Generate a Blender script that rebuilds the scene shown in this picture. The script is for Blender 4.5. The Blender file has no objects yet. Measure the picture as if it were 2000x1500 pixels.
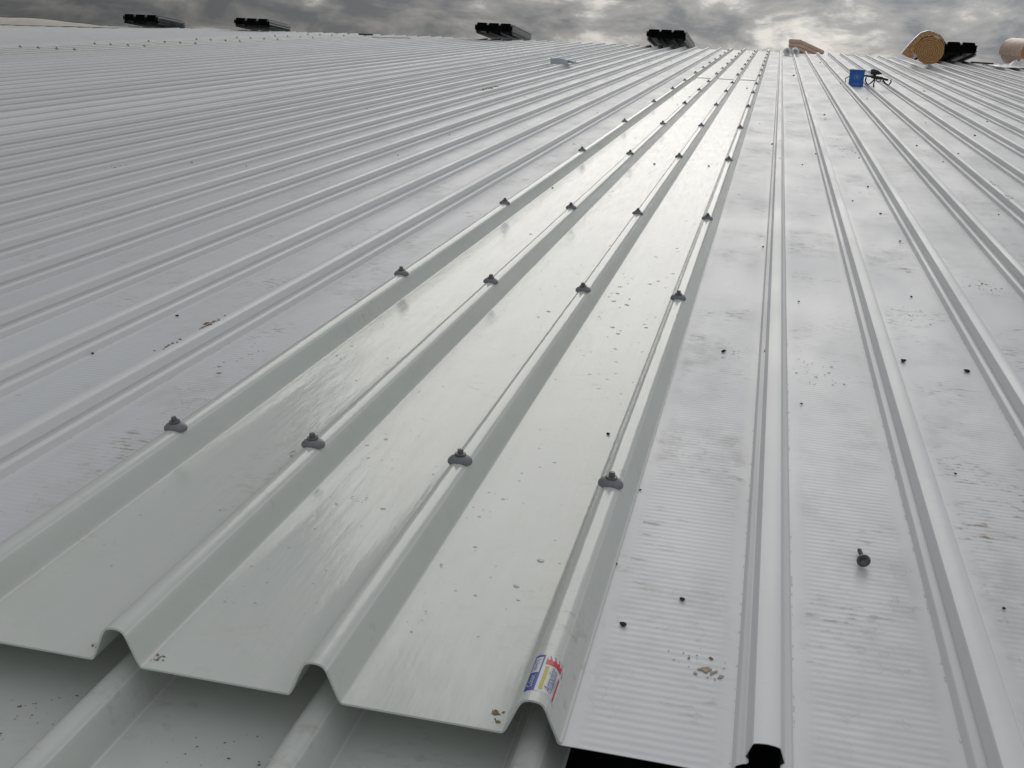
import bpy, bmesh, math, random
from mathutils import Matrix, Vector, Euler, noise
rnd = random.Random(7)
scene = bpy.context.scene
COL = scene.collection
PITCH = math.radians(3.2)                      # fall of the roof; everything is laid out in the roof's own frame
M = Matrix.Rotation(PITCH, 4, 'X')
HALF = math.radians(6.4)                       # far slope against near slope

# ------------------------------------------------------------------ camera
cam_d = bpy.data.cameras.new('camera'); cam = bpy.data.objects.new('camera', cam_d); COL.objects.link(cam)
cam_d.sensor_fit = 'HORIZONTAL'; cam_d.sensor_width = 36.0; cam_d.lens = 36.0*2113.64/2000
cam_d.clip_start = 0.02; cam_d.clip_end = 6000
cam.matrix_world = M @ Matrix.Translation((0.1681, 0.0, 0.7010)) @ Euler((1.233247, -0.034872, 0.231804), 'XYZ').to_matrix().to_4x4()
scene.camera = cam

# ------------------------------------------------------------------ world and sun
SUN_AZ, SUN_EL = math.radians(-4), math.radians(25)
world = bpy.data.worlds.new('World'); scene.world = world; world.use_nodes = True
nt = world.node_tree; nt.nodes.clear()
def N(tree, typ, **kw):
    n = tree.nodes.new(typ)
    for k, v in kw.items():
        if k.startswith('i_'):
            key = k[2:]
            n.inputs[int(key) if key.isdigit() else key.replace('_', ' ')].default_value = v
        else: setattr(n, k, v)
    return n
def L(tree, a, b): tree.links.new(a, b)
def ramp(tree, src, stops):
    r = N(tree, 'ShaderNodeValToRGB'); L(tree, src, r.inputs[0])
    e = r.color_ramp.elements
    while len(e) > 1: e.remove(e[0])
    for i, (p, c) in enumerate(stops):
        el = e[0] if i == 0 else e.new(p)
        el.position = p; el.color = (c, c, c, 1) if isinstance(c, (int, float)) else (*c, 1)
    return r
def math_(tree, op, a, b=None, c=None, clamp=False):
    n = N(tree, 'ShaderNodeMath', operation=op, use_clamp=clamp)
    for i, s in enumerate((a, b, c)):
        if s is None: continue
        if isinstance(s, (int, float)): n.inputs[i].default_value = s
        else: L(tree, s, n.inputs[i])
    return n.outputs[0]
def mixc(tree, fac, a, b, mode='MIX'):
    n = N(tree, 'ShaderNodeMix', data_type='RGBA', blend_type=mode)
    for key, s in ((0, fac), (6, a), (7, b)):
        if isinstance(s, (int, float)): n.inputs[key].default_value = s
        elif isinstance(s, tuple): n.inputs[key].default_value = (*s, 1)
        else: L(tree, s, n.inputs[key])
    return n.outputs[2]

sky = N(nt, 'ShaderNodeTexSky', sky_type='NISHITA', sun_disc=False, sun_elevation=SUN_EL, sun_rotation=SUN_AZ)
tc = N(nt, 'ShaderNodeTexCoord')
mp = N(nt, 'ShaderNodeMapping'); mp.inputs['Scale'].default_value = (1, 1, 2.6); mp.inputs['Location'].default_value = (1.7, 2.4, 0.3)
L(nt, tc.outputs['Generated'], mp.inputs['Vector'])
n1 = N(nt, 'ShaderNodeTexNoise', i_Scale=14.0, i_Detail=9.0, i_Roughness=0.6, i_Distortion=0.3); L(nt, mp.outputs[0], n1.inputs['Vector'])
n2 = N(nt, 'ShaderNodeTexNoise', i_Scale=4.5, i_Detail=3.0, i_Roughness=0.5); L(nt, mp.outputs[0], n2.inputs['Vector'])
cl = math_(nt, 'ADD', math_(nt, 'MULTIPLY', n1.outputs[0], 0.72), math_(nt, 'MULTIPLY', n2.outputs[0], 0.28))
cloud = ramp(nt, cl, [(0.0, (0.25, 0.28, 0.325)), (0.43, (0.32, 0.348, 0.385)), (0.485, (0.47, 0.482, 0.502)), (0.545, (0.63, 0.633, 0.64)), (0.575, (0.88, 0.87, 0.84)), (0.62, (1.22, 1.19, 1.12)), (1.0, (1.25, 1.22, 1.15))])
# light through the clouds grows towards the hidden sun, and the bank on the left is thicker
sd = Vector((math.sin(SUN_AZ)*math.cos(SUN_EL), math.cos(SUN_AZ)*math.cos(SUN_EL), math.sin(SUN_EL)))
dt = N(nt, 'ShaderNodeVectorMath', operation='DOT_PRODUCT'); L(nt, tc.outputs['Generated'], dt.inputs[0]); dt.inputs[1].default_value = sd
glow = N(nt, 'ShaderNodeMapRange', interpolation_type='SMOOTHSTEP'); L(nt, dt.outputs['Value'], glow.inputs[0])
glow.inputs[1].default_value = 0.45; glow.inputs[2].default_value = 1.0; glow.inputs[3].default_value = 1.0; glow.inputs[4].default_value = 1.16
bank = N(nt, 'ShaderNodeVectorMath', operation='DOT_PRODUCT'); L(nt, tc.outputs['Generated'], bank.inputs[0]); bank.inputs[1].default_value = Vector((-0.93, 0.36, 0.0)).normalized()
bk = N(nt, 'ShaderNodeMapRange', interpolation_type='SMOOTHSTEP'); L(nt, bank.outputs['Value'], bk.inputs[0])
bk.inputs[1].default_value = 0.30; bk.inputs[2].default_value = 0.95; bk.inputs[3].default_value = 1.0; bk.inputs[4].default_value = 0.30
sz = N(nt, 'ShaderNodeSeparateXYZ'); L(nt, tc.outputs['Generated'], sz.inputs[0])
zr = N(nt, 'ShaderNodeMapRange', interpolation_type='SMOOTHSTEP'); L(nt, sz.outputs[2], zr.inputs[0])   # an overcast sky darkens towards the horizon
zr.inputs[1].default_value = 0.0; zr.inputs[2].default_value = 0.36; zr.inputs[3].default_value = 0.76; zr.inputs[4].default_value = 1.14
zen = zr.outputs[0]
gain = math_(nt, 'MULTIPLY', math_(nt, 'MULTIPLY', glow.outputs[0], bk.outputs[0]), zen)
gain10 = math_(nt, 'MULTIPLY', gain, 7.5)
gc = N(nt, 'ShaderNodeCombineColor'); [L(nt, gain10, gc.inputs[i]) for i in range(3)]
cl10 = mixc(nt, 1.0, cloud.outputs[0], gc.outputs[0], 'MULTIPLY')
mixsky = mixc(nt, 0.985, sky.outputs[0], cl10)
bg = N(nt, 'ShaderNodeBackground', i_Strength=0.1); L(nt, mixsky, bg.inputs[0])
wo = N(nt, 'ShaderNodeOutputWorld'); L(nt, bg.outputs[0], wo.inputs[0])

sun_d = bpy.data.lights.new('sun', 'SUN'); sun_d.energy = 0.55; sun_d.angle = math.radians(36); sun_d.color = (1.0, 0.96, 0.9)
sun = bpy.data.objects.new('sun', sun_d); COL.objects.link(sun)
sun.rotation_euler = sd.to_track_quat('Z', 'Y').to_euler(); sun.location = (0, 0, 30)
vs = scene.view_settings
vs.view_transform = 'Standard'; vs.look = 'None'; vs.exposure = -0.08; vs.gamma = 1.0; vs.use_curve_mapping = False

# ------------------------------------------------------------------ helpers
def link(o, parent=None):
    COL.objects.link(o)
    if parent is not None: o.parent = parent
    return o
def obj(name, verts, faces, mats, parent=None, smooth=False, fmat=None):
    me = bpy.data.meshes.new(name); me.from_pydata([tuple(v) for v in verts], [], faces); me.update()
    for m in (mats if isinstance(mats, (list, tuple)) else [mats]): me.materials.append(m)
    if smooth: me.polygons.foreach_set('use_smooth', [True]*len(me.polygons))
    if fmat: me.polygons.foreach_set('material_index', fmat)
    return link(bpy.data.objects.new(name, me), parent)
def bobj(name, bm, mat, parent=None, smooth=False):
    me = bpy.data.meshes.new(name); bm.to_mesh(me); bm.free()
    me.materials.append(mat)
    if smooth: me.polygons.foreach_set('use_smooth', [True]*len(me.polygons))
    return link(bpy.data.objects.new(name, me), parent)
def tag(o, label, cat, group=None):
    o['label'] = label; o['category'] = cat
    if group: o['group'] = group
    return o
def place(o, loc, rz=0, rx=0, ry=0):           # roof frame -> world, top-level objects only
    o.matrix_world = M @ Matrix.Translation(loc) @ Euler((rx, ry, rz), 'XYZ').to_matrix().to_4x4()
    return o
def empty(name):
    o = bpy.data.objects.new(name, None); o.empty_display_size = 0.1
    return link(o)
def box(bm, cx, cy, cz, sx, sy, sz, rot=None, bevel=0.0):
    r = bmesh.ops.create_cube(bm, size=1.0)
    mt = Matrix.Translation((cx, cy, cz)) @ (rot.to_4x4() if rot else Matrix.Identity(4)) @ Matrix.Diagonal((sx, sy, sz, 1))
    bmesh.ops.transform(bm, matrix=mt, verts=r['verts'])
    if bevel:
        es = list({e for v in r['verts'] for e in v.link_edges})
        bmesh.ops.bevel(bm, geom=es, offset=bevel, segments=2, profile=0.6, affect='EDGES')
def tube(bm, pts, rad, seg=8, cap=True):
    pts = [Vector(p) for p in pts]; rings = []
    for i, p in enumerate(pts):
        d = (pts[min(i+1, len(pts)-1)] - pts[max(i-1, 0)]).normalized()
        a = d.orthogonal().normalized() if i == 0 else (rings[-1][1] - d*rings[-1][1].dot(d)).normalized()
        b = d.cross(a); r = rad[i] if isinstance(rad, (list, tuple)) else rad
        vs_ = [bm.verts.new(p + (a*math.cos(t) + b*math.sin(t))*r) for t in [2*math.pi*k/seg for k in range(seg)]]
        rings.append((vs_, a))
    for (r0, _), (r1, _) in zip(rings, rings[1:]):
        for k in range(seg): bm.faces.new((r0[k], r0[(k+1) % seg], r1[(k+1) % seg], r1[k]))
    if cap:
        bm.faces.new(rings[0][0][::-1]); bm.faces.new(rings[-1][0])
def sweep(profile, t, ys, jig=None):
    """closed thin section: profile polyline (x,z) and its offset by t below, swept along the y stations"""
    n = len(profile); low = []
    for i, (x, z) in enumerate(profile):
        x0, z0 = profile[max(i-1, 0)]; x1, z1 = profile[min(i+1, n-1)]
        d = Vector((x1-x0, z1-z0)).normalized()
        low.append((x + d.y*t, z - d.x*t))
    loop = list(profile) + low[::-1]; m = len(loop)
    V = []; F = []; fm = []
    for y in ys:
        for (x, z) in loop:
            dz = jig(x, y) if jig else 0.0
            V.append((x, y, z+dz))
    for j in range(len(ys)-1):
        for i in range(m):
            a, b = j*m+i, j*m+(i+1) % m
            F.append((a, b, b+m, a+m)); fm.append(0 if i < n-1 else (0 if i in (n-1, m-1) else 1))
    for base, rev in ((0, True), ((len(ys)-1)*m, False)):
        for i in range(n-1):
            q = (base+i, base+i+1, base+m-2-i, base+m-1-i)
            F.append(q[::-1] if not rev else q); fm.append(0)
    return V, F, fm

# ------------------------------------------------------------------ materials
def new_mat(name):
    m = bpy.data.materials.new(name); m.use_nodes = True
    t = m.node_tree; b = t.nodes['Principled BSDF']
    return m, t, b
def plain(name, col, rough=0.5, metal=0.0, var=0.15, scale=30, bump=0.0, spec=0.5):
    m, t, b = new_mat(name)
    tcx = N(t, 'ShaderNodeTexCoord'); nz = N(t, 'ShaderNodeTexNoise', i_Scale=scale, i_Detail=4.0); L(t, tcx.outputs['Object'], nz.inputs['Vector'])
    f = ramp(t, nz.outputs[0], [(0.3, 1-var), (0.7, 1+var)])
    L(t, mixc(t, 1.0, tuple(col), f.outputs[0], 'MULTIPLY'), b.inputs['Base Color'])
    b.inputs['Roughness'].default_value = rough; b.inputs['Metallic'].default_value = metal
    b.inputs['Specular IOR Level'].default_value = spec
    if bump:
        bp = N(t, 'ShaderNodeBump', i_Strength=bump, i_Distance=0.01); L(t, nz.outputs[0], bp.inputs['Height']); L(t, bp.outputs[0], b.inputs['Normal'])
    return m
def sheet_coords(t):
    tcx = N(t, 'ShaderNodeTexCoord'); oi = N(t, 'ShaderNodeObjectInfo')
    sh = N(t, 'ShaderNodeVectorMath', operation='MULTIPLY_ADD'); L(t, tcx.outputs['Object'], sh.inputs[0]); sh.inputs[1].default_value = (1, 1, 1)
    cb = N(t, 'ShaderNodeCombineXYZ'); L(t, math_(t, 'MULTIPLY', oi.outputs['Random'], 37.0), cb.inputs[0]); L(t, math_(t, 'MULTIPLY', oi.outputs['Random'], 91.0), cb.inputs[1])
    L(t, cb.outputs[0], sh.inputs[2])
    return tcx, sh.outputs[0], oi
def scaled(t, vec, sc):
    m = N(t, 'ShaderNodeVectorMath', operation='MULTIPLY'); L(t, vec, m.inputs[0]); m.inputs[1].default_value = sc
    return m.outputs[0]
def dirt(t, vec, amount=1.0, pan=None, wave=None, px=None):
    """brown scuffs gathered in patches on the pans, broken into dashes by the flutes; dried puddle edges; a dusty film"""
    patch = N(t, 'ShaderNodeTexNoise', i_Scale=3.6, i_Detail=3.0, i_Roughness=0.6); L(t, vec, patch.inputs['Vector'])
    pm = ramp(t, patch.outputs[0], [(0.53, 0.0), (0.66, 1.0)]).outputs[0]
    mk = N(t, 'ShaderNodeTexNoise', i_Scale=60.0, i_Detail=6.0, i_Roughness=0.68); L(t, scaled(t, vec, (0.55, 1.0, 1.0)), mk.inputs['Vector'])
    mv = mk.outputs[0] if wave is None else math_(t, 'MULTIPLY_ADD', wave, 0.045, mk.outputs[0])
    mm = ramp(t, mv, [(0.535, 0.0), (0.64, 1.0)]).outputs[0]
    a = math_(t, 'MULTIPLY', pm, mm)
    ring = N(t, 'ShaderNodeTexNoise', i_Scale=20.0, i_Detail=3.0); L(t, vec, ring.inputs['Vector'])
    rr = ramp(t, ring.outputs[0], [(0.592, 0.0), (0.606, 0.8), (0.612, 0.25), (0.65, 0.1)]).outputs[0]
    p2 = N(t, 'ShaderNodeTexNoise', i_Scale=1.9, i_Detail=3.0); L(t, vec, p2.inputs['Vector'])
    pm2 = ramp(t, p2.outputs[0], [(0.44, 0.0), (0.66, 1.0)]).outputs[0]
    b = math_(t, 'MULTIPLY', rr, pm2)
    film = N(t, 'ShaderNodeTexNoise', i_Scale=16.0, i_Detail=6.0, i_Roughness=0.66); L(t, scaled(t, vec, (1.0, 0.75, 1.0)), film.inputs['Vector'])
    fv = film.outputs[0] if wave is None else math_(t, 'MULTIPLY_ADD', wave, 0.03, film.outputs[0])
    fl = math_(t, 'MULTIPLY', ramp(t, fv, [(0.42, 0.0), (0.64, 1.0)]).outputs[0], pm2)
    if pan is not None:
        k = math_(t, 'MULTIPLY_ADD', pan, 0.9, 0.1)
        a, b, fl = [math_(t, 'MULTIPLY', q, k) for q in (a, b, fl)]
    if px is not None:                                         # grit caught along the foot of each rib
        fn = N(t, 'ShaderNodeTexNoise', i_Scale=70.0, i_Detail=3.0); L(t, vec, fn.inputs['Vector'])
        f1 = ramp(t, fn.outputs[0], [(0.55, 0.0), (0.66, 0.6)]).outputs[0]
        f2 = math_(t, 'SUBTRACT', 1.0, math_(t, 'DIVIDE', math_(t, 'ABSOLUTE', math_(t, 'SUBTRACT', px, .0318)), .0016), clamp=True)
        a = math_(t, 'MAXIMUM', a, math_(t, 'MULTIPLY', f1, f2))
    return math_(t, 'MULTIPLY', a, 0.9*amount, clamp=True), math_(t, 'MULTIPLY', b, 0.7*amount, clamp=True), math_(t, 'MULTIPLY', fl, 0.36*amount, clamp=True)

def steel_material():
    m, t, b = new_mat('white_painted_steel')
    tcx, vec, oi = sheet_coords(t)
    tone = N(t, 'ShaderNodeTexNoise', i_Scale=1.3, i_Detail=4.0); L(t, scaled(t, vec, (1.0, 0.35, 1.0)), tone.inputs['Vector'])
    base = mixc(t, tone.outputs[0], (0.70, 0.71, 0.72), (0.77, 0.775, 0.78))
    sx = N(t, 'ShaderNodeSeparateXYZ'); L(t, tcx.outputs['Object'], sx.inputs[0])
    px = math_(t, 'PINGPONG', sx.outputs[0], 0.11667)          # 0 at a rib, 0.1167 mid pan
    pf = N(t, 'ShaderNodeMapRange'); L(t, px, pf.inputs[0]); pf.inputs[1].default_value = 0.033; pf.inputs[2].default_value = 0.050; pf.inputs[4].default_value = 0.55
    base = mixc(t, pf.outputs[0], base, (0.58, 0.605, 0.645))   # pans tinted darker and bluer than the ribs
    pan = N(t, 'ShaderNodeMapRange', interpolation_type='SMOOTHSTEP'); L(t, px, pan.inputs[0]); pan.inputs[1].default_value = 0.044; pan.inputs[2].default_value = 0.060
    wob = N(t, 'ShaderNodeTexNoise', i_Scale=2.0, i_Detail=2.0); L(t, vec, wob.inputs['Vector'])
    wv = math_(t, 'SINE', math_(t, 'MULTIPLY_ADD', sx.outputs[1], 2*math.pi/0.0125, math_(t, 'MULTIPLY', wob.outputs[0], 4.0)))
    wv = math_(t, 'MULTIPLY', wv, pan.outputs[0])
    tn = math_(t, 'MULTIPLY_ADD', oi.outputs['Random'], 0.09, 0.94)
    tcn = N(t, 'ShaderNodeCombineColor'); [L(t, tn, tcn.inputs[i]) for i in range(3)]
    base = mixc(t, 1.0, base, tcn.outputs[0], 'MULTIPLY')     # no two sheets quite alike
    a, bb, fl = dirt(t, vec, 1.0, math_(t, 'MULTIPLY_ADD', pf.outputs[0], 1.6, 0.0, clamp=True), wv, px)
    c = mixc(t, fl, base, (0.42, 0.385, 0.325))
    c = mixc(t, bb, c, (0.36, 0.29, 0.20))
    c = mixc(t, a, c, (0.29, 0.215, 0.125))
    L(t, c, b.inputs['Base Color'])
    rn = N(t, 'ShaderNodeTexNoise', i_Scale=6.0, i_Detail=5.0); L(t, scaled(t, vec, (1.0, 0.3, 1.0)), rn.inputs['Vector'])
    rr = ramp(t, rn.outputs[0], [(0.3, 0.34), (0.7, 0.47)])
    L(t, math_(t, 'ADD', rr.outputs[0], math_(t, 'MULTIPLY', math_(t, 'ADD', a, fl), 0.4)), b.inputs['Roughness'])
    b.inputs['Specular IOR Level'].default_value = 0.5
    # fine cross flutes on the pans, slow unevenness everywhere
    low = N(t, 'ShaderNodeTexNoise', i_Scale=3.5, i_Detail=2.0); L(t, vec, low.inputs['Vector'])
    h = math_(t, 'ADD', math_(t, 'MULTIPLY', wv, 0.00013), math_(t, 'MULTIPLY', low.outputs[0], 0.0016))
    fine = N(t, 'ShaderNodeTexNoise', i_Scale=160.0, i_Detail=3.0); L(t, vec, fine.inputs['Vector'])
    h = math_(t, 'ADD', h, math_(t, 'MULTIPLY', fine.outputs[0], 0.00012))
    bp = N(t, 'ShaderNodeBump', i_Strength=1.0, i_Distance=1.0); L(t, h, bp.inputs['Height']); L(t, bp.outputs[0], b.inputs['Normal'])
    return m
def fibre_material(name='white_fibreglass', dull=0.0, gain=1.0):
    m, t, b = new_mat(name)
    tcx, vec, oi = sheet_coords(t)
    tone = N(t, 'ShaderNodeTexNoise', i_Scale=3.0, i_Detail=5.0, i_Roughness=0.6); L(t, scaled(t, vec, (3.0, 0.35, 1.0)), tone.inputs['Vector'])
    base = mixc(t, tone.outputs[0], tuple(v*gain for v in (0.70, 0.733, 0.70)), tuple(v*gain for v in (0.755, 0.783, 0.75)))
    sx = N(t, 'ShaderNodeSeparateXYZ'); L(t, tcx.outputs['Object'], sx.inputs[0])
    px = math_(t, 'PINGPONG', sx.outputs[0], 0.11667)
    for c0, w_ in ((.0306, .0017), (.0135, .0014)):           # sky glints along the folds, painted in as paler colour
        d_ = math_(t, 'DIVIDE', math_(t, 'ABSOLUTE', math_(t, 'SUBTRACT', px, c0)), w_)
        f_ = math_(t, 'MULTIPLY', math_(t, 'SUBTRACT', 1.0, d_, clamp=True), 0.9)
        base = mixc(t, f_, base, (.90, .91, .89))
    a, bb, fl = dirt(t, vec, 0.28)
    c = mixc(t, fl, base, (0.50, 0.48, 0.40)); c = mixc(t, bb, c, (0.38, 0.32, 0.2)); c = mixc(t, a, c, (0.25, 0.18, 0.09))
    L(t, c, b.inputs['Base Color'])
    b.inputs['Specular IOR Level'].default_value = 0.6
    st = N(t, 'ShaderNodeTexNoise', i_Scale=10.0, i_Detail=5.0, i_Roughness=0.6, i_Distortion=0.15)
    L(t, scaled(t, vec, (7.0, 0.55, 1.0)), st.inputs['Vector'])
    L(t, ramp(t, st.outputs[0], [(0.3, 0.11+dull), (0.7, 0.23+dull)]).outputs[0], b.inputs['Roughness'])
    rip = N(t, 'ShaderNodeTexNoise', i_Scale=36.0, i_Detail=3.0, i_Distortion=0.4); L(t, scaled(t, vec, (2.6, 0.55, 1.0)), rip.inputs['Vector'])
    low = N(t, 'ShaderNodeTexNoise', i_Scale=4.0, i_Detail=2.0); L(t, vec, low.inputs['Vector'])
    h = math_(t, 'ADD', math_(t, 'MULTIPLY', st.outputs[0], 0.0004), math_(t, 'MULTIPLY', rip.outputs[0], 0.00035))
    h = math_(t, 'ADD', h, math_(t, 'MULTIPLY', low.outputs[0], 0.0016))
    bp = N(t, 'ShaderNodeBump', i_Strength=1.0, i_Distance=1.0); L(t, h, bp.inputs['Height']); L(t, bp.outputs[0], b.inputs['Normal'])
    tr = N(t, 'ShaderNodeBsdfTranslucent'); L(t, c, tr.inputs[0])
    mx = N(t, 'ShaderNodeMixShader', i_0=0.15); L(t, b.outputs[0], mx.inputs[1]); L(t, tr.outputs[0], mx.inputs[2])
    L(t, mx.outputs[0], t.nodes['Material Output'].inputs['Surface'])
    return m
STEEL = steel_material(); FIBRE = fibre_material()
UNDER = plain('grey_backing_coat', (0.05, 0.055, 0.055), 0.6)
BLACK = plain('black_membrane', (0.012, 0.012, 0.013), 0.75, var=0.3)
RUBBER = plain('grey_saddle_plastic', (0.20, 0.205, 0.22), 0.5, var=0.12, scale=120)
ZINC = plain('dull_zinc_screw', (0.17, 0.17, 0.17), 0.5, 0.5, var=0.35, scale=300)
DARKSCREW = plain('dark_screw', (0.13, 0.135, 0.14), 0.42, 0.4, var=0.3, scale=200)
GRIT = plain('dark_grit', (0.03, 0.02, 0.018), 0.8, var=0.4, scale=200)
MUD = plain('brown_mud', (0.23, 0.155, 0.085), 0.9, var=0.4, scale=220)
PALEMUD = plain('pale_mud', (0.44, 0.385, 0.29), 0.9, var=0.3, scale=220)
DKSHEET = plain('dark_green_sheet', (0.018, 0.024, 0.021), 0.35, var=0.2, scale=8)
EDGE_GLARE = plain('edge_glare', (0.36, 0.38, 0.38), 0.35, 0.2, var=0.1)
WOOL = plain('brown_glasswool', (0.50, 0.29, 0.13), 0.95, var=0.35, scale=45, bump=0.6, spec=0.1)
PINKWOOL = plain('pinkish_glasswool', (0.66, 0.48, 0.38), 0.95, var=0.25, scale=30, bump=0.6, spec=0.1)
FOIL = plain('pale_foil_facing', (0.66, 0.50, 0.38), 0.35, 0.1, var=0.12, scale=14, bump=0.5)
FOILWHITE = plain('white_foil', (0.82, 0.84, 0.85), 0.3, 0.05, var=0.1, scale=60, bump=0.3)
FILM = plain('crumpled_white_film', (0.75, 0.75, 0.75), 0.3, var=0.08, scale=12)
BLUE = plain('blue_card', (0.015, 0.15, 0.52), 0.45, var=0.12, scale=20)
BLUETOP = plain('blue_card_lid', (0.02, 0.13, 0.40), 0.45, var=0.1, scale=20)
PALEINK = plain('pale_blue_ink', (0.16, 0.30, 0.48), 0.5, var=0.2, scale=60)
TOOL = plain('black_tool_plastic', (0.02, 0.02, 0.022), 0.4, var=0.25, scale=40)
GALV = plain('grey_flashing', (0.50, 0.53, 0.58), 0.4, 0.15, var=0.08, scale=10)
WALL = plain('painted_wall_cladding', (0.5, 0.5, 0.48), 0.6, var=0.08, scale=2)
EARTH = plain('dry_grass_ground', (0.10, 0.105, 0.055), 0.95, var=0.4, scale=0.05)

# ------------------------------------------------------------------ setting
g = obj('ground', [(-2500, -2500, 0), (2500, -2500, 0), (2500, 2500, 0), (-2500, 2500, 0)], [(0, 1, 2, 3)], EARTH)
g.location = (0, 0, -8.0); g['kind'] = 'structure'

# ------------------------------------------------------------------ the roof
S = 0.7/3
Y0 = 0.90
def ridge_y(x): return 22.6 - (0.02*x*x if x < 0 else 0.17*x*x)
roof = empty('warehouse_roof'); place(roof, (0, 0, 0))
tag(roof, 'wide low-pitched roof of white ribbed metal sheets filling the view', 'roof')

RIB = [(-.0305, 0.0), (-.0275, .0115), (-.0262, .0132), (-.0205, .0162), (-.0172, .0170), (-.0158, .0188), (-.0162, .0216), (-.0190, .0242), (-.0190, .0258),
       (-.0142, .0392), (-.0128, .0412), (-.0085, .0424), (0, .0433)]
RIB = RIB + [(-x, z) for x, z in RIB[-2::-1]]
def steel_profile(last_rib=True):
    p = [(.0268, .0060), (.0290, .0012), (.0318, 0.0), (.075, 0.0), (.1167, 0.0), (.158, 0.0)]
    for k in (1, 2, 3):
        if k == 3 and not last_rib:
            p += [(k*S-.045, 0.0), (k*S-.020, 0.0)]; break
        rib = [(k*S+x, z) for x, z in RIB]
        if k == 3: rib[-1] = (k*S+.0308, .0012)
        p += rib
        if k < 3: p += [(k*S+.075, 0.0), (k*S+.1167, 0.0), (k*S+.158, 0.0)]
    return p
LEN = 21.7
def stations(n=30): return [LEN*(i/n)**1.6 for i in range(n+1)]
def make_jig(seed, amp):
    def f(x, y):
        px = abs(((x + S/2) % S) - S/2)
        w = min(1.0, max(0.0, (px-.034)/.03))
        return amp*noise.noise(Vector((x*5, y*1.7, seed)))*w + 0.0005*noise.noise(Vector((x*1.3, y*0.6, seed+9)))
    return f
meshes = []
for i in range(3):
    V, F, fm = sweep(steel_profile(), .0009, stations(), make_jig(i*13.7, .0004))
    o = obj('roof_sheet', V, F, [STEEL, UNDER], roof, fmat=fm, smooth=True); o.data.set_sharp_from_angle(angle=math.radians(14)); meshes.append(o.data); protos = o
    bpy.data.objects.remove(o)
V, F, fm = sweep(steel_profile(False), .0009, stations(), make_jig(77, .0004))
o = obj('roof_sheet', V, F, [STEEL, UNDER], roof, fmat=fm, smooth=True); o.data.set_sharp_from_angle(angle=math.radians(14)); cut_mesh = o.data; bpy.data.objects.remove(o)
SKY2 = -12
W0, WR, WL = .7*.985, .7*.945, .7*.977                        # cover width of the sheets as laid, right and left of the skylight
def slot_x(k): return (W0 + (k-1)*WR if k > 0 else 0.0) if k >= 0 else -.7 + (k+1)*WL
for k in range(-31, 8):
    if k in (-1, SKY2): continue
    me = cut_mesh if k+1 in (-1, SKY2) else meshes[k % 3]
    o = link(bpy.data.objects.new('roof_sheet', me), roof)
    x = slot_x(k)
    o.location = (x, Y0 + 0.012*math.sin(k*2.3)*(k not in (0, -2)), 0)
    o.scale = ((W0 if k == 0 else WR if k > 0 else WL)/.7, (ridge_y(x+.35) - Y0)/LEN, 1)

# fibreglass skylights
FR = [(-.0320, 0), (-.0303, .0006), (-.0288, .0026), (-.0266, .0070), (-.0172, .0300), (-.0150, .0352), (-.0120, .0397), (-.0083, .0423), (-.0042, .0434), (0, .0437)]
FR = FR + [(-x, z) for x, z in FR[-2::-1]]
def fibre_profile():
    p = []
    for k in range(4):
        rib = [(k*S+x, z) for x, z in FR]
        if k == 0: rib[0] = (-.0325, -.0004)
        if k == 3: rib[-1] = (3*S+.0325, -.0004)
        p += rib
        if k < 3: p += [(k*S+.06, 0), (k*S+.1167, 0), (k*S+.17, 0)]
    return [(x, z+.0030) for x, z in p]
def fibre_jig(seed):
    def f(x, y):
        return 0.0010*noise.noise(Vector((x*3, y*1.5, seed)))*min(1.0, max(0.0, min(x-.03, .67-x)/.08))*min(1.0, y/.6)
    return f
def skylight(x, y0, y1, z, seed, n=36):
    ys = [(y1-y0)*(i/n)**1.4 for i in range(n+1)]
    V, F, fm = sweep(fibre_profile(), .0024, ys, fibre_jig(seed))
    o = obj('skylight_sheet', V, F, FIBRE, roof, smooth=False)
    o.location = (x, y0, z)
    # smooth along the ribs, keep the end edge crisp
    nrm = o.data.polygons
    for pl in nrm: pl.use_smooth = True
    o.data.set_sharp_from_angle(angle=math.radians(50))
    return o
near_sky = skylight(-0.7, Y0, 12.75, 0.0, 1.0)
near_sky['label'] = 'glossy translucent white fibreglass sheet with a sticker on its cut end'
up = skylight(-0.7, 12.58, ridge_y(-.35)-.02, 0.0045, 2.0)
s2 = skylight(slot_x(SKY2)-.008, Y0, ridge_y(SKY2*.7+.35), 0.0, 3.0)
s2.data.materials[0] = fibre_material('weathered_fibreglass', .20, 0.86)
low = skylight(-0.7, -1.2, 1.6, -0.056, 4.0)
low['label'] = 'shaded fibreglass sheet lying below the cut end of the upper one'
for pl in low.data.polygons: pass
# black lining in the step below the sheet ends, far slope, walls
obj('gutter_lining', [(-24, -1.2, -.16), (8, -1.2, -.16), (8, 1.9, -.16), (-24, 1.9, -.16), (-24, 1.9, -.004), (8, 1.9, -.004)], [(0, 1, 2, 3), (3, 2, 5, 4)], BLACK, roof)
V = []; F = []
xs = [-22.5 + i*0.7 for i in range(43)]
for x in xs:
    y = ridge_y(x) + .01
    for d in (0.0, 20.0): V.append((x, y + d*math.cos(HALF), -.012 - d*math.sin(HALF)))
for i in range(len(xs)-1): F.append((2*i, 2*i+2, 2*i+3, 2*i+1))
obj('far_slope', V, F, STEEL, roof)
for (a, b) in (((-22, 1.9), (7.2, 1.9)), ((-22, 1.9), (-22, 38)), ((7.2, 1.9), (7.2, 34))):
    zt = lambda p: -.02 if p[1] < 5 else -1.9
    obj('wall', [(a[0], a[1], -9.8), (b[0], b[1], -9.8 - (b[1]-a[1])*.056), (b[0], b[1], zt(b)), (a[0], a[1], zt(a))], [(0, 1, 2, 3)], WALL, roof)

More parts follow.
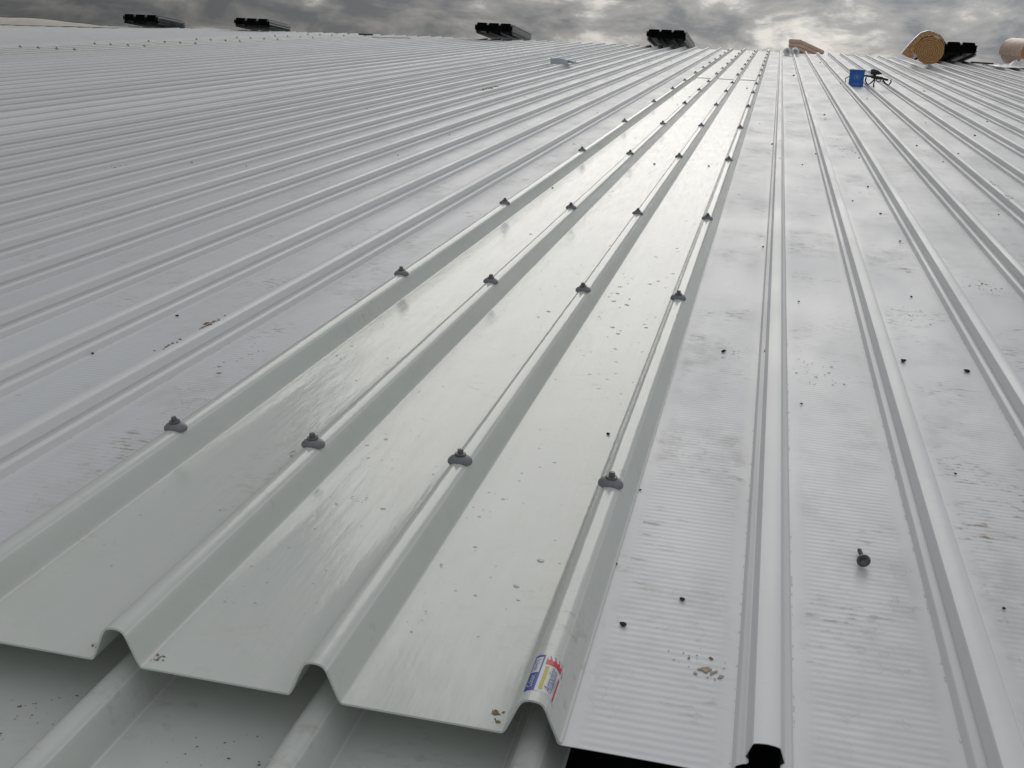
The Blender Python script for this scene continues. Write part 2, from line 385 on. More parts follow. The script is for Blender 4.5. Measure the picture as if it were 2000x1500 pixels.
# ------------------------------------------------------------------ fixings on the skylights
def saddle_mesh():
    bm = bmesh.new()
    # moulded saddle: straddles the crest, domed, round in plan
    R0, rings, seg = .0196, 5, 20; allr = []
    prof = [(.94, -.0052), (1.0, -.0030), (.97, .0008), (.76, .0048), (.42, .0074)]
    for (f, h) in prof:
        ring = []
        for k in range(seg):
            t = 2*math.pi*k/seg; x, y = R0*f*math.cos(t)*.98, R0*f*math.sin(t)*.80
            drop = -2.5*x*x
            ring.append(bm.verts.new((x, y, h + drop)))
        allr.append(ring)
    for a, b in zip(allr, allr[1:]):
        for k in range(seg): bm.faces.new((a[k], a[(k+1) % seg], b[(k+1) % seg], b[k]))
    bm.faces.new(allr[-1])
    return bm
def head_mesh():
    bm = bmesh.new()
    bmesh.ops.create_cone(bm, cap_ends=True, segments=18, radius1=.0090, radius2=.0084, depth=.0022, matrix=Matrix.Translation((0, 0, .0090)))
    bmesh.ops.create_cone(bm, cap_ends=True, segments=6, radius1=.0050, radius2=.0048, depth=.0055, matrix=Matrix.Translation((0, 0, .0128)))
    bmesh.ops.create_cone(bm, cap_ends=True, segments=6, radius1=.0046, radius2=.0036, depth=.0012, matrix=Matrix.Translation((0, 0, .0161)))
    return bm
sd0 = bobj('saddle_washer', saddle_mesh(), RUBBER, roof, smooth=True); hd0 = bobj('screw_head', head_mesh(), ZINC, roof)
ROWS = [1.449, 2.561, 3.668, 5.252, 6.801, 8.43, 9.977, 11.27, 12.72, 14.0, 15.3, 16.6, 18.0, 19.4, 20.8]
first = True
for base in (-0.7, slot_x(SKY2)-.008):
    for y in ROWS:
        if y > ridge_y(base) - .2: continue
        for i in range(4):
            z = .0480 + (.0045 if (base == -0.7 and y > 12.6) else 0)
            if first: w, h = sd0, hd0; first = False
            else:
                w = link(sd0.copy(), roof); h = hd0.copy(); COL.objects.link(h)
            w.location = (base + i*S + rnd.uniform(-.001, .001), y + rnd.uniform(-.008, .008), z)
            w.rotation_euler = (rnd.uniform(-.05, .05), rnd.uniform(-.06, .06), rnd.uniform(-.15, .15))
            h.parent = w; h.location = (0, 0, 0); h.rotation_euler = (rnd.uniform(-.07, .07), rnd.uniform(-.07, .07), rnd.uniform(0, 1))

# ------------------------------------------------------------------ sticker on the cut end of the skylight
arc = [(FR[i][0], FR[i][1]) for i in range(len(FR))]
cum = [0.0]
for a, b in zip(arc, arc[1:]): cum.append(cum[-1] + math.hypot(b[0]-a[0], b[1]-a[1]))
def on_rib(s, y, lift):
    s = max(0, min(cum[-1]-1e-6, s)); i = max(k for k in range(len(cum)-1) if cum[k] <= s)
    f = (s-cum[i])/(cum[i+1]-cum[i]); a, b = arc[i], arc[i+1]
    d = Vector((b[0]-a[0], b[1]-a[1])).normalized()
    x = a[0]+(b[0]-a[0])*f - d.y*lift; z = a[1]+(b[1]-a[1])*f + d.x*lift
    return (3*S + x, y - Y0, z + .0030)
SA0, SB0, SW, SH = cum[-1]/2-.0150, .0170, .0420, .0650      # arc start, distance from the end edge, width over the rib, length
def to_surf(u, v, lift): return on_rib(SA0 + u*SW, Y0 + SB0 + v*SH, lift)      # u across (left to right), v away from the cut end
def flat_mat(name, col):
    return plain(name, col, 0.35, var=0.04, scale=90)
INK = {k: flat_mat('sticker_'+k, c) for k, c in dict(white=(.68, .70, .70), blue=(.02, .055, .33), yellow=(.48, .42, .01), red=(.60, .035, .045), grey=(.33, .42, .52)).items()}
def patch(u0, u1, v0, v1, lift, nu=12, nv=4, shape=None):
    V = []; F = []
    for j in range(nv+1):
        for i in range(nu+1): V.append(to_surf(u0+(u1-u0)*i/nu, v0+(v1-v0)*j/nv, lift))
    for j in range(nv):
        for i in range(nu): a = j*(nu+1)+i; F.append((a, a+1, a+nu+2, a+nu+1))
    return V, F
def add_patch(name, args, mat, lift, parent):
    V, F = patch(*args, lift); return obj(name, V, F, mat, parent, smooth=True)
stick = add_patch('sticker', (0, 1, 0, 1), INK['white'], .0003, near_sky)
stick['label'] = 'blue, white, red and yellow maker sticker wrapped over the rib end'
def poly(name, pts, mat, lift):
    # flat outline in sticker space, filled and cut into strips so that it bends with the rib
    bm = bmesh.new(); vs_ = [bm.verts.new((u, v, 0)) for u, v in pts]; bm.faces.new(vs_)
    return bend(name, bm, mat, lift)
def bend(name, bm, mat, lift):
    us = [v.co.x for v in bm.verts]
    u = min(us)+.02
    while u < max(us):
        bmesh.ops.bisect_plane(bm, geom=bm.verts[:]+bm.edges[:]+bm.faces[:], plane_co=(u, 0, 0), plane_no=(1, 0, 0)); u += .04
    for v in bm.verts: v.co = Vector(to_surf(v.co.x, v.co.y, lift))
    return bobj(name, bm, mat, stick)
def rect(u0, u1, v0, v1): return [(u0, v0), (u1, v0), (u1, v1), (u0, v1)]
poly('printed_band', rect(.02, .30, .0, 1.0), INK['blue'], .00045)
poly('printed_panel', rect(.070, .262, .49, .93), INK['white'], .0006)
poly('printed_bar', rect(.385, .475, .06, .69), INK['yellow'], .0005)
poly('printed_bar', rect(.835, .905, .03, .62), INK['red'], .0005)
chev = [(.36, .74)] + [(.86, .74)]
teeth = []
for i in range(4):
    u1 = .86 - i*.125
    teeth += [(u1, .90), (u1-.045, .985), (u1-.075, .985), (u1-.035, .905), (u1-.085, .86)]
poly('printed_emblem', chev + teeth + [(.36, .96)], INK['red'], .0005)
def text(s, u, v, size, mat, shear=0.0, stretch=1.0, lift=.0007, thin=0.0):
    cu = bpy.data.curves.new('print', 'FONT'); cu.body = s; cu.size = 1.0; cu.resolution_u = 3; cu.shear = shear; cu.offset = thin
    o = link(bpy.data.objects.new('print', cu))
    dg = bpy.context.evaluated_depsgraph_get(); me = bpy.data.meshes.new_from_object(o.evaluated_get(dg))
    bpy.data.objects.remove(o)
    bm = bmesh.new(); bm.from_mesh(me)
    # reads away from the cut end; the tops of the letters point to the left side of the rib
    for w in bm.verts:
        x, y = w.co.x, w.co.y
        w.co = Vector((u - y*size/SW, v + x*size*stretch/SH, 0))
    bmesh.ops.triangulate(bm, faces=bm.faces[:])
    return bend('printed_lettering', bm, mat, lift)
text('Colour:', .215, .08, .0085, INK['white'], stretch=.86)
text('WHITE', .212, .53, .0082, INK['blue'], stretch=.90, thin=-.008)
text('Ampelite', .70, .06, .0120, INK['blue'], shear=.35, stretch=.92, thin=-.016)
poly('printed_bar', rect(.715, .733, .10, .66), INK['blue'], .0006)
for i, (a, b) in enumerate(((.22, .52), (.18, .5))): poly('printed_bar', rect(.755+.03*i, .765+.03*i, a, b), INK['grey'], .0006)
for i in range(3): poly('printed_bar', rect(.90+.03*i, .915+.03*i, .70, .92-.04*i), INK['grey'], .0005)

# ------------------------------------------------------------------ water on the skylight
V = []; F = []
def drop(x, y, r, ax, z=.0032):
    n = 9; b = len(V); ph = rnd.uniform(0, 6)
    rr = [r*(1+.18*math.sin(2*t*2*math.pi/n+ph)) for t in range(n)]
    for f, h in ((1, 0), (.90, .07*r), (.55, .14*r)):
        for k in range(n):
            t = 2*math.pi*k/n
            V.append((x+rr[k]*f*math.cos(t), y+rr[k]*f*math.sin(t)*ax, z+h))
    V.append((x, y, z+.165*r))
    for j in (0, 1):
        for k in range(n): F.append((b+j*n+k, b+j*n+(k+1) % n, b+(j+1)*n+(k+1) % n, b+(j+1)*n+k))
    for k in range(n): F.append((b+2*n+k, b+2*n+(k+1) % n, b+3*n))
for _ in range(1300):
    y = 1.05 + 9*rnd.random()**1.7; pan = rnd.choice((0, 1, 1, 1, 2, 2, 2, 2))
    edge = rnd.random() < .55
    x = -0.7 + pan*S + (rnd.gauss(.052, .014) if edge else rnd.uniform(.042, .195))
    if x < -.7+pan*S+.037: continue
    if y < 1.7 and rnd.random() < .6: continue
    r = .0011*math.exp(rnd.gauss(0, .45))*(1.0 if edge else 1.35)*(1+.055*y)
    drop(x, y, min(r, .0055), rnd.uniform(.8, 1.3))
for (x, y, r) in ((-.115, 2.36, .006), (-.105, 2.24, .0045), (-.09, 2.15, .004), (-.13, 2.05, .004), (-.10, 1.97, .0045), (-.06, 2.43, .005), (-.13, 2.62, .006), (-.08, 2.9, .006), (-.05, 3.0, .005), (-.12, 3.2, .007), (-.07, 3.35, .006)):
    drop(x, y, r, 1.1)
WATER, wt, wb = new_mat('water')
wb.inputs['Base Color'].default_value = (.9, .95, .93, 1); wb.inputs['Roughness'].default_value = .03; wb.inputs['IOR'].default_value = 1.33; wb.inputs['Transmission Weight'].default_value = .85
o = obj('water_drops', V, F, WATER, smooth=True); place(o, (0, 0, 0)); o['kind'] = 'stuff'
o['label'] = 'rain drops beading on the glossy fibreglass skylight'; o['category'] = 'water'

# ------------------------------------------------------------------ stacks of sheets on the ridge
def pack_profile():
    p = [(-.35, .012)]
    for k in range(4):
        c = -.35 + k*S
        pts = [(c-.026, 0), (c-.015, -.042), (c+.015, -.042), (c+.026, 0)]
        if k == 0: pts = [(c-.015, -.036), (c+.015, -.042), (c+.026, 0)]
        if k == 3: pts = [(c-.026, 0), (c-.015, -.042), (c+.012, -.042), (c+.024, -.020)]
        p += pts
    return p[1:]
V, F, fm = sweep(pack_profile(), .0012, [0, 2.2, 5.0])
pm = bpy.data.meshes.new('nested_sheet'); pm.from_pydata(V, [], F); pm.materials.append(DKSHEET); pm.update()
V, F, fm = sweep(pack_profile(), .0012, [.02, 2.2, 5.0])
def pack(x, over, n, label, yaw=0.0, ln=1.0):
    p = empty('sheet_stack'); ry = ridge_y(x)
    base = Vector((x, ry, .046)); d = Vector((math.sin(yaw), math.cos(yaw)*math.cos(HALF), -math.sin(HALF)))
    loc = base - d*over
    place(p, loc, rz=-yaw, rx=-HALF)
    r = random.Random(int(x*100))
    for i in range(n):
        s_ = link(bpy.data.objects.new('nested_sheet', pm), p)
        s_.location = (r.uniform(-.010, .010), r.uniform(-.03, .03), .044 + i*.0155)
        s_.rotation_euler = (0, r.uniform(-.006, .006), 0); s_.scale.y = ln
    for sx in (-1, 1):
        bm = bmesh.new(); box(bm, sx*.372, 2.6*ln, .044+n*.0155*.5-.01, .004, 5.1*ln, n*.0155*.55)
        bobj('glare_strip', bm, EDGE_GLARE, p)  # added strip; its silver colour paints in the glare on the stack's side
    return tag(p, label, 'sheet stack', 'dark stacks of nested roof sheets on the ridge')
pack(-11.6, .55, 9, 'leftmost dark stack of nested roof sheets poking over the ridge', ln=.19)
pack(-9.72, .55, 9, 'second dark stack of nested roof sheets from the left, on the ridge', ln=.19)
pack(-5.17, .95, 11, 'dark stack of nested sheets on the ridge in the middle, grey edge showing', ln=.34)
pack(-1.92, .95, 11, 'dark stack of sheets on the ridge just left of the near skylight', ln=.5)
pack(3.02, .95, 12, 'dark stack of sheets on the ridge between the two big insulation rolls')

# ------------------------------------------------------------------ insulation rolls
def spiral_pts(R, turns, pitch, tail, n=40):
    """centre line of the blanket, from the middle out, ending in a loose tail on the left (x<0)"""
    pts = []; total = int(turns*n); end = math.pi*1.12
    for i in range(total+1):
        a = end - 2*math.pi*(total-i)/n*1.0; a = -a + math.pi*0  # winds clockwise outwards
        back = (total-i)/n
        r = R - pitch*back
        if r < .012: continue
        lift = max(0.0, .42-back)/.42
        r += tail*lift**1.6
        ang = math.pi*0.12 + math.pi*0.96 + 2*math.pi*back*-1
        pts.append(Vector((r*math.cos(ang), r*math.sin(ang))))
    return pts
def roll(name, x, y, R, length, rz, label, tail=.09, pitch=.030, wool=WOOL, facing=FOIL, foil_turns=1.15, z=.044, rx=0, ry=0):
    e = empty(name); place(e, (x, y, z), rz, rx, ry)
    pts = spiral_pts(R, R/pitch, pitch, tail)
    th = pitch*.93
    V = []; F = []; n = len(pts); jit = random.Random(int(R*1000))
    ys = [0.0, .03, length*.5, length-.03, length]
    ins = [0.004, 0, 0, 0, .004]
    for j, yy in enumerate(ys):
        for i, p in enumerate(pts):
            nn = p.normalized(); w = .006*noise.noise(Vector((p.x*22, p.y*22, j*.1)))
            V.append((p.x, yy + (w if j in (0, 4) else 0), R + p.y))
            q = p - nn*(th - ins[j]); V.append((q.x, yy + (w if j in (0, 4) else 0), R + q.y))
    m = 2*n
    for j in range(len(ys)-1):
        for i in range(n-1):
            a = j*m+2*i
            F.append((a, a+2, a+2+m, a+m)); F.append((a+1, a+1+m, a+3+m, a+3))
        e_ = j*m+2*(n-1); F.append((e_, e_+1, e_+1+m, e_+m))
    for b, fl in ((0, False), ((len(ys)-1)*m, True)):
        for i in range(n-1):
            q = (b+2*i, b+2*i+1, b+2*i+3, b+2*i+2); F.append(q[::-1] if fl else q)
    obj('blanket', V, F, wool, e)
    V = []; F = []; k0 = max(0, n-int(40*foil_turns)); out = pts[k0:]
    segs = 14
    for j in range(segs+1):
        yy = -.006 + (length+.012)*j/segs
        for p in out:
            nn = p.normalized(); wob = .004*noise.noise(Vector((p.x*9, p.y*9, yy*14))) + (.005*abs(math.sin(yy*38)) if facing is FOIL and length > .8 else 0)
            q = p + nn*(.004+wob); V.append((q.x, yy, max(.001, R + q.y)))
    m = len(out)
    for j in range(segs):
        for i in range(m-1): a = j*m+i; F.append((a, a+1, a+1+m, a+m))
    obj('foil_facing', V, F, facing, e, smooth=True)
    return tag(e, label, 'insulation roll')
r1 = roll('insulation_roll', 2.38, 17.9, .214, .62, -.10, 'big brown spiral-wound insulation roll with a loose tail on its left', tail=0.0, facing=FOILWHITE)
fo = [(28, 10), (24, 22), (14, 32), (3, 37), (-9, 39), (-22, 34), (-34, 21), (-44, 7), (-54, -8)]
fi = [(-40, -15), (-31.5, -16), (-30.2, -2), (-27.5, 13), (-19, 24), (-7, 30), (8, 29.5), (18, 24), (26, 13)]
k_ = .214/29.5
pts = [(x*k_, z*k_+.214) for x, z in fo+fi]; m = len(pts)
V = [(x, yy, z) for yy in (-.012, .3, .60) for x, z in pts]; F = []
for b in (0, m):
    for i in range(m): F.append((b+i, b+(i+1) % m, b+m+(i+1) % m, b+m+i))
no = len(fo)
for b, fl in ((0, 0), (2*m, 1)):
    for i in range(no-1):
        a_, b_ = m-1-i, m-2-i
        q = [b+i, b+i+1, b+b_, b+a_]; F.append(tuple(q if fl else q[::-1]))
obj('loose_flap', V, F, WOOL, r1)
V = [(x*k_*1.0, yy, z*k_+.214+.004) for yy in (-.016, .3, .61) for x, z in [(p[0]*1.012, p[1]*1.012) for p in fo]]; F = []
for b in (0, no):
    for i in range(no-1): F.append((b+i, b+i+1, b+no+i+1, b+no+i))
obj('foil_flap', V, F, FOILWHITE, r1, smooth=True)
roll('insulation_roll', 4.08, 19.15, .215, .62, .36, 'foil-wrapped insulation roll cut off by the right edge', tail=.0, foil_turns=1.3)
e = empty('insulation_batt'); place(e, (.46, ridge_y(.4)-.02, .045), -.30, -HALF*1.15)
bm = bmesh.new()
for i in range(3): box(bm, .004*(i % 2), .9, .035+.068*i, .23+.006*i, 1.8, .066, bevel=.018)
for v in bm.verts: v.co += Vector((.008*noise.noise(v.co*7), 0, .006*noise.noise(v.co*5+Vector((3, 0, 0)))))
bobj('blanket', bm, PINKWOOL, e)
bm = bmesh.new(); box(bm, 0, .9, .2065, .215, 1.78, .003); bobj('foil_facing', bm, FOIL, e)
tag(e, 'pinkish folded insulation blanket lying over the ridge behind two small rolls', 'insulation')
def small_roll(x, y, label):
    bm = bmesh.new(); r = .070
    tube(bm, [(0, 0, r), (0, .012, r), (0, .16, r), (0, .172, r)], [r*.93, r, r, r*.93], 20)
    for k in range(3):
        tube(bm, [(0, -.0015, r), (0, .002, r)], [r*(.75-.22*k), r*(.75-.22*k)], 18)
    o = bobj('tape_roll', bm, FOILWHITE, smooth=False)
    place(o, (x, y, .002), .02); return tag(o, label, 'foil roll', 'pair of small foil rolls near the ridge')
small_roll(.338, 20.9, 'left one of two small silver-white rolls side by side near the ridge')
small_roll(.480, 20.9, 'right one of two small silver-white rolls side by side near the ridge')

# crumpled plastic film under the right roll
V = []; F = []; nx, ny = 34, 22
for j in range(ny+1):
    for i in range(nx+1):
        x = 3.46 + 1.1*i/nx; y = 18.35 + .95*j/ny
        env = math.sin(math.pi*i/nx)*math.sin(math.pi*j/ny)
        p = Vector((x*6, y*6, 3.3))
        h = .047 + .012 + abs(noise.noise(p))*.16*env + abs(noise.noise(p*2.3))*.06*env
        V.append((x + .03*noise.noise(p*1.7), y + .03*noise.noise(p*1.3+Vector((5, 0, 0))), h))
for j in range(ny):
    for i in range(nx): a = j*(nx+1)+i; F.append((a, a+1, a+nx+2, a+nx+1))
o = obj('plastic_film', V, F, FILM); place(o, (0, 0, 0)); tag(o, 'crumpled white plastic film lying under the foil-wrapped roll at right', 'plastic film')

# unrolled blanket along the ridge at far left
V = []; F = []; nx, ny = 40, 8
for i in range(nx+1):
    x = -17.6 + 6.0*i/nx; tp = min(1.0, (nx-i)/9.0)
    for j in range(ny+1):
        t = j/ny; y = 17.5 - .25 + (ridge_y(-14)-17.9)*0 + .02*(x+14) + 1.0*t*(.35+.65*tp)
        h = .046 + .11*math.sin(math.pi*t)**.6*tp + .012*noise.noise(Vector((x*3, y*3, 1)))
        V.append((x, y + .30*(1-tp) + (ridge_y(x)-ridge_y(-14))*.6, max(.0475, h)))
for i in range(nx):
    for j in range(ny): a = i*(ny+1)+j; F.append((a, a+ny+1, a+ny+2, a+1))
o = obj('insulation_blanket', V, F, plain('cream_blanket', (.66, .62, .55), .8, var=.08, scale=5), smooth=True); place(o, (0, 0, 0))
tag(o, 'cream blanket strip laid along the ridge at far left', 'blanket')

# ------------------------------------------------------------------ blue carton and driver tool
e = empty('screw_carton'); place(e, (1.018, 12.5, .0015), -.10)
bm = bmesh.new(); box(bm, 0, 0, .0775, .150, .115, .155, bevel=.003); bobj('carton_body', bm, BLUE, e)
bm = bmesh.new(); box(bm, 0, -.001, .1635, .158, .122, .020, bevel=.003); bobj('lid', bm, BLUETOP, e)
bm = bmesh.new()
for (r1, r0) in ((.031, .026), (.017, .0)):
    seg = 24
    for k in range(seg):
        a, b = 2*math.pi*k/seg, 2*math.pi*(k+1)/seg
        P = [(r1*math.cos(a), r1*math.sin(a)), (r1*math.cos(b), r1*math.sin(b)), (r0*math.cos(b), r0*math.sin(b)), (r0*math.cos(a), r0*math.sin(a))]
        if r0 == 0: P = P[:3]
        bm.faces.new([bm.verts.new((x+.006, -.0585, .098+z)) for x, z in P])
bobj('printed_emblem', bm, PALEINK, e)
bm = bmesh.new(); box(bm, .0, -.0582, .024, .074, .001, .011); bobj('printed_line', bm, PALEINK, e)
bm = bmesh.new(); tube(bm, [(-.072, -.02, .10), (-.115, -.03, .075), (-.105, -.03, .045), (-.072, -.02, .010)], .005, 8); bobj('strap', bm, TOOL, e)
tag(e, 'blue carton with a pale round emblem standing in a pan of the roof', 'carton')
e = empty('screw_gun'); place(e, (1.185, 12.10, .0230), -.06)
R_ = lambda a: Euler((0, a, 0)).to_matrix()
bm = bmesh.new(); box(bm, .005, 0, .098, .115, .040, .030, R_(.10), .006); box(bm, -.085, 0, .108, .075, .026, .020, R_(.05), .004); box(bm, .085, 0, .085, .07, .03, .022, R_(.18), .005); bobj('tool_body', bm, TOOL, e)
bm = bmesh.new()
tube(bm, [(-.062, 0, .150), (-.035, 0, .152), (.0, 0, .148), (.03, 0, .140), (.052, 0, .135)], [.026, .029, .025, .014, .004], 12); box(bm, -.02, 0, .122, .03, .02, .04); bobj('magazine', bm, TOOL, e)
bm = bmesh.new(); box(bm, -.075, -.004, .152, .026, .02, .026, bevel=.002); bobj('magazine_cap', bm, FOILWHITE, e)
bm = bmesh.new(); tube(bm, [(-.10, -.02, .095), (-.105, -.03, .060), (-.075, -.03, .022), (-.045, -.03, .045), (-.012, -.02, .085)], .0075, 8); bobj('front_handle', bm, TOOL, e)
bm = bmesh.new(); tube(bm, [(.065, -.01, .075), (.095, -.015, .045), (.128, -.015, .028), (.150, -.015, .062), (.140, -.01, .080)], .008, 8); bobj('grip', bm, TOOL, e)
bm = bmesh.new(); tube(bm, [(.0, -.01, .085), (.012, -.02, .060), (.040, -.02, .058), (.05, -.01, .08)], .005, 8); bobj('trigger_guard', bm, TOOL, e)
bm = bmesh.new(); tube(bm, [(-.01, -.02, .085), (-.02, -.06, .035), (-.015, -.09, .005)], [.005, .007, .009], 8); bobj('leg', bm, TOOL, e)
tag(e, 'black power screw gun with loop handles lying beside the blue carton', 'screw gun')

# ------------------------------------------------------------------ offcuts
bm = bmesh.new()
P = [(0, 0, .0), (.205, .02, .0), (.205, .02, .052), (.10, .01, .070), (0, 0, .066)]
for dy in (0, .0015): pass
vs0 = [bm.verts.new(p) for p in P]; vs1 = [bm.verts.new((x, y+.0015, z)) for x, y, z in P]
bm.faces.new(vs0); bm.faces.new(vs1[::-1])
for k in range(5): bm.faces.new((vs0[k], vs1[k], vs1[(k+1) % 5], vs0[(k+1) % 5]))
Q = [(0, .0016, .066), (.10, .0116, .070), (.205, .0216, .052), (.33, .26, .006), (.10, .36, .006)]
w0 = [bm.verts.new(p) for p in Q]; w1 = [bm.verts.new((x, y, z-.0015)) for x, y, z in Q]
bm.faces.new(w0); bm.faces.new(w1[::-1])
for k in range(5): bm.faces.new((w0[k], w1[k], w1[(k+1) % 5], w0[(k+1) % 5]))
o = bobj('flashing_offcut', bm, GALV); place(o, (-2.455, 13.2, .0440), .05); tag(o, 'folded grey flashing offcut lying on the ribs left of the skylight', 'flashing')
def bar(x0, y0, x1, y1, w, h, label, mat):
    d = Vector((x1-x0, y1-y0)); bm = bmesh.new()
    box(bm, d.length/2, 0, h/2, d.length, w, h, bevel=.002); box(bm, d.length/2, w*.4, h*.9, d.length*.98, .004, h*.8)
    o = bobj('metal_strip', bm, mat); place(o, (x0, y0, .0445), math.atan2(d.y, d.x)); return tag(o, label, 'metal strip')
bar(-6.95, 19.3, -6.38, 19.75, .03, .012, 'thin grey metal strip lying across the ribs near the middle stack', GALV)
bar(-7.62, 20.4, -7.40, 20.55, .06, .022, 'short dark metal offcut on the ribs near the skyline', DKSHEET)
bar(3.30, 19.95, 3.62, 19.75, .03, .02, 'dark bar lying on the ribs left of the plastic film', DKSHEET)

# ------------------------------------------------------------------ loose screw in the pan
e = empty('loose_screw'); place(e, (.355, 1.378, .0008), .06)
bm = bmesh.new()
tube(bm, [(0, -.001, .0092), (0, .0015, .0092)], [.0092, .0088], 20); tube(bm, [(0, -.0065, .0092), (0, -.001, .0092)], .0050, 6)
bobj('hex_head', bm, DARKSCREW, e)
bm = bmesh.new(); tube(bm, [(0, .0015, .0092), (0, .0035, .0091)], [.0082, .0078], 18); bobj('rubber_washer', bm, BLACK, e)
bm = bmesh.new(); pts = []; rad = []
for i in range(45):
    f = i/44; pts.append((0, .003+.043*f, .0092-.0055*f)); rad.append((.0030 if i % 2 else .0024)*(1 if f < .82 else 1-(f-.82)/.18*.85))
tube(bm, pts, rad, 10); bobj('threaded_shank', bm, DARKSCREW, e)
tag(e, 'loose dark hex-head screw lying in the pan right of the open-ended rib', 'screw')

# ------------------------------------------------------------------ crumbs of grit
def crumb_mesh(seed):
    bm = bmesh.new(); bmesh.ops.create_icosphere(bm, subdivisions=2, radius=1.0)
    for v in bm.verts:
        k = 1 + .45*noise.noise(v.co*1.3 + Vector((seed*7.1, 0, 0))); v.co = Vector((v.co.x*k*1.15, v.co.y*k, v.co.z*k*.62 + .5))
    me = bpy.data.meshes.new('dirt_crumb'); bm.to_mesh(me); bm.free(); me.materials.append(GRIT); return me
cm = [crumb_mesh(i) for i in range(5)]
def crumb(x, y, r, label=None, z=.0009):
    o = link(bpy.data.objects.new('dirt_crumb', rnd.choice(cm)))
    on_sky = -.7 < x < .03
    place(o, (x, y, (.0036 if on_sky else z)), rnd.uniform(0, 6)); o.scale = (r, r*rnd.uniform(.7, 1.1), r*rnd.uniform(.7, 1))
    if not label:
        nth = lambda n: '%d%s' % (n, 'th' if 10 < n % 100 < 14 else {1: 'st', 2: 'nd', 3: 'rd'}.get(n % 10, 'th'))
        row = min(range(len(ROWS)), key=lambda i: abs(ROWS[i]-y)) + 1
        if on_sky: where = 'on the %s pan of the skylight' % ('left', 'middle', 'right')[min(2, int((x+.7)/S))]
        else: where = 'in %s pan %s of the skylight' % (nth(int(max(x, 0)/.222)+1 if x > 0 else int((-.7-x)/.228)+1), 'right' if x > 0 else 'left')
        label = 'dark grit crumb %s, by its %s row of fixings' % (where, nth(row))
    return tag(o, label, 'grit', 'dark crumbs scattered on the roof')
for x, y, r, lb in [(.062, 1.139, .0042, 'dark crumb nearest the sticker, in the first pan beside the skylight'), (.126, 1.219, .0036, 'dark flat crumb in the first pan between sticker and open-ended rib'),
    (-.046, 1.739, .0034, 'dark crumb on the glossy skylight just above its nearest right fixing'), (.124, 2.305, .0046, 'dark crumb sitting in a brown scuff in the pan beside the skylight'),
    (.505, 2.367, .0055, 'dark crumb on the rib edge in the pan at right'), (.631, 2.338, .0062, 'dark double crumb in the wide pan at far right')]: crumb(x, y, r, lb)
for x, y in [(.035, 1.532), (.285, 2.016), (.291, 2.816), (.526, 1.752), (.19, 3.488), (.527, 4.564), (.614, 4.299), (.633, 3.766), (.616, 4.984), (.586, 2.977), (.664, 2.951), (.389, 14.071), (.195, 6.442),
    (.032, 1.286), (-2.263, 4.329), (-.66, 4.329), (-.093, 5.308), (-.347, 5.253), (-1.15, 9.152), (-1.104, 2.155), (1.064, 4.476), (1.21, 6.534), (.645, 6.035), (1.47, 7.657), (.559, 8.616), (1.02, 6.819), (-1.12, 1.85), (.523, 1.315)]:
    crumb(x, y, (.0016 + .00075*y) * rnd.uniform(.7, 1.1) if y < 9 else .012)
for _ in range(48):
    y = rnd.uniform(4, 19); x = rnd.uniform(-.62*y - .3, .17*y + .3)
    if abs(((x+S/2) % S)-S/2) < .036: x += .06
    if abs(((x+S/2) % S)-S/2) < .036: x += .03
    crumb(x, y, rnd.uniform(.0004, .0008)*y)
# dry twig by the first rib
bm = bmesh.new(); tube(bm, [(0, 0, .004), (.004, .035, .012), (.010, .075, .020), (.011, .11, .034)], [.0012, .0016, .0015, .0007], 6)
o = bobj('twig', bm, MUD); place(o, (.204, 2.235, .0), 0); tag(o, 'thin brown twig leaning on the side of the open-ended rib', 'twig')

# ------------------------------------------------------------------ mud
def mud(x, y, w, l, n, size, label, z=.0009, mat=MUD, rz=0.0, seed=0, tall=1.0):
    r = random.Random(seed or int(abs(x*1000)+y*100)); V = []; F = []
    for _ in range(n):
        cx, cy = r.gauss(0, w*.42), r.gauss(0, l*.42); s = size*math.exp(r.gauss(-.75, .5)); m = 11; b = len(V)
        a0 = r.uniform(0, 6); asp = r.uniform(.22, .8)
        for k in range(m):
            t = 2*math.pi*k/m; rr = s*(1+r.uniform(-.45, .35)); u, v = rr*math.cos(t), rr*math.sin(t)*asp
            V.append((cx+u*math.cos(a0)-v*math.sin(a0), cy+u*math.sin(a0)+v*math.cos(a0), 0))
        h = .0002 + s*.05*tall
        for k in range(m): q = V[b+k]; V.append((cx+(q[0]-cx)*.7, cy+(q[1]-cy)*.7, h))
        for k in range(m): F.append((b+k, b+(k+1) % m, b+m+(k+1) % m, b+m+k))
        F.append(tuple(range(b+m, b+2*m)))
    o = obj('mud_splash', V, F, mat); place(o, (x, y, z), rz)
    o['kind'] = 'stuff'
    return tag(o, label, 'mud')
mud(.172, 1.068, .024, .016, 13, .0062, 'brown dried mud patch in the first pan nearest the open-ended rib', mat=PALEMUD)
mud(.148, 1.090, .040, .022, 14, .0022, 'faint thin mud trace left of the dried patch in the first pan')
mud(-.936, 2.0, .010, .065, 34, .0062, 'rusty brown mud clods on top of the first rib left of the skylight', z=.0428, tall=4.0)
mud(-.936, 1.85, .010, .05, 12, .005, 'smaller mud clods just below the rusty clods on the left rib', z=.0428, tall=4.0)
mud(-.428, .922, .010, .016, 9, .0030, 'brown mud smear at the cut end beside the second rib of the skylight', z=.0036)
mud(-.508, .920, .008, .014, 8, .0028, 'reddish mud smear at the cut end left of the second rib', z=.0036)
mud(-.040, .924, .009, .018, 12, .0036, 'brown mud smear at the cut end just left of the sticker rib', z=.0036)
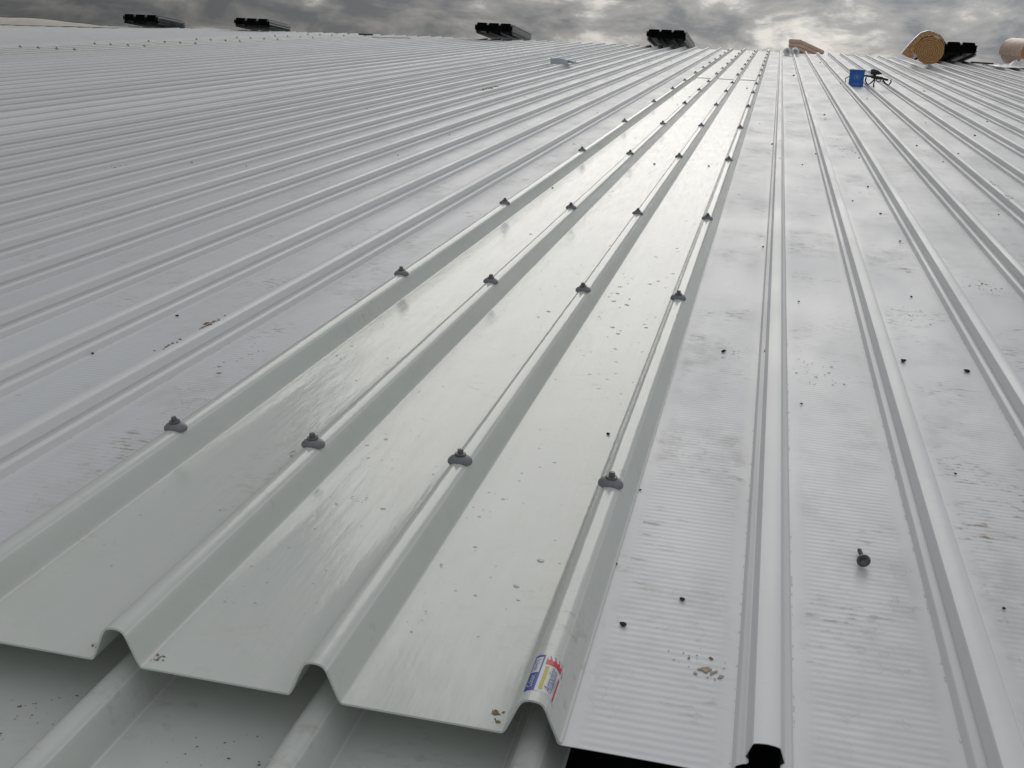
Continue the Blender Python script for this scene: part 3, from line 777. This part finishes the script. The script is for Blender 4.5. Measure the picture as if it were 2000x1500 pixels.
mud(.142, 2.31, .06, .07, 40, .0026, 'brown scuffed footprint around a crumb in the pan beside the skylight', mat=PALEMUD)
mud(.320, 2.22, .08, .12, 44, .0030, 'pale brown scuffs in the pan right of the open-ended rib', mat=PALEMUD)
mud(.570, 2.80, .06, .13, 44, .0034, 'brown scuffed patch in the wide pan at right', mat=PALEMUD)
mud(.805, 3.17, .07, .14, 40, .0042, 'brown heel marks in the pan near the right edge', mat=MUD)
mud(-.835, 1.905, .06, .13, 22, .0038, 'brown streaked marks in the pan left of the skylight', mat=PALEMUD)
mud(-1.90, 3.15, .06, .20, 22, .006, 'brown marks on a far left pan, lower of two', mat=MUD)
mud(-2.262, 9.44, .10, .30, 50, .024, 'cluster of brown mud on a pan in the middle distance', z=.0006, tall=3.0)
mud(-2.48, 4.10, .05, .14, 14, .0065, 'brown ring-shaped mud mark on a left pan', mat=MUD)
mud(.586, 6.28, .09, .40, 18, .008, 'long brown smears in a pan below the blue carton', mat=MUD)
mud(1.131, 5.04, .014, .12, 14, .008, 'mud clods on the crest of a rib at the right edge', z=.0432)
mud(1.134, 4.68, .014, .10, 12, .007, 'nearer mud clods on the same right-edge rib crest', z=.0432)
mud(.236, 6.25, .012, .06, 9, .006, 'mud scuff across the crest of the open-ended rib, farther one', z=.0434, mat=PALEMUD)
mud(.236, 5.45, .012, .05, 9, .005, 'mud scuff across the crest of the open-ended rib, nearer one', z=.0434, mat=PALEMUD)
mud(.007, 1.37, .003, .05, 5, .0028, 'brown streak on the flank of the sticker rib', z=.034, mat=PALEMUD)
mud(-.52, 1.49, .03, .03, 9, .0045, 'yellowish brown stain between two nearest fixings of the skylight', z=.0040, mat=PALEMUD)
mud(-.37, 1.362, .05, .014, 16, .0014, 'fine brown specks on the middle of the skylight', z=.0040)
mud(.204, .955, .001, .018, 5, .0022, 'thin rust line at the foot of the open-ended rib, left side')

mud(-.55, .86, .10, .05, 30, .0024, 'brown specks on the shaded lower sheet at bottom left', z=-.0525)
mud(-.33, .86, .09, .05, 22, .0022, 'brown specks on the shaded lower sheet between its ribs', z=-.0525)
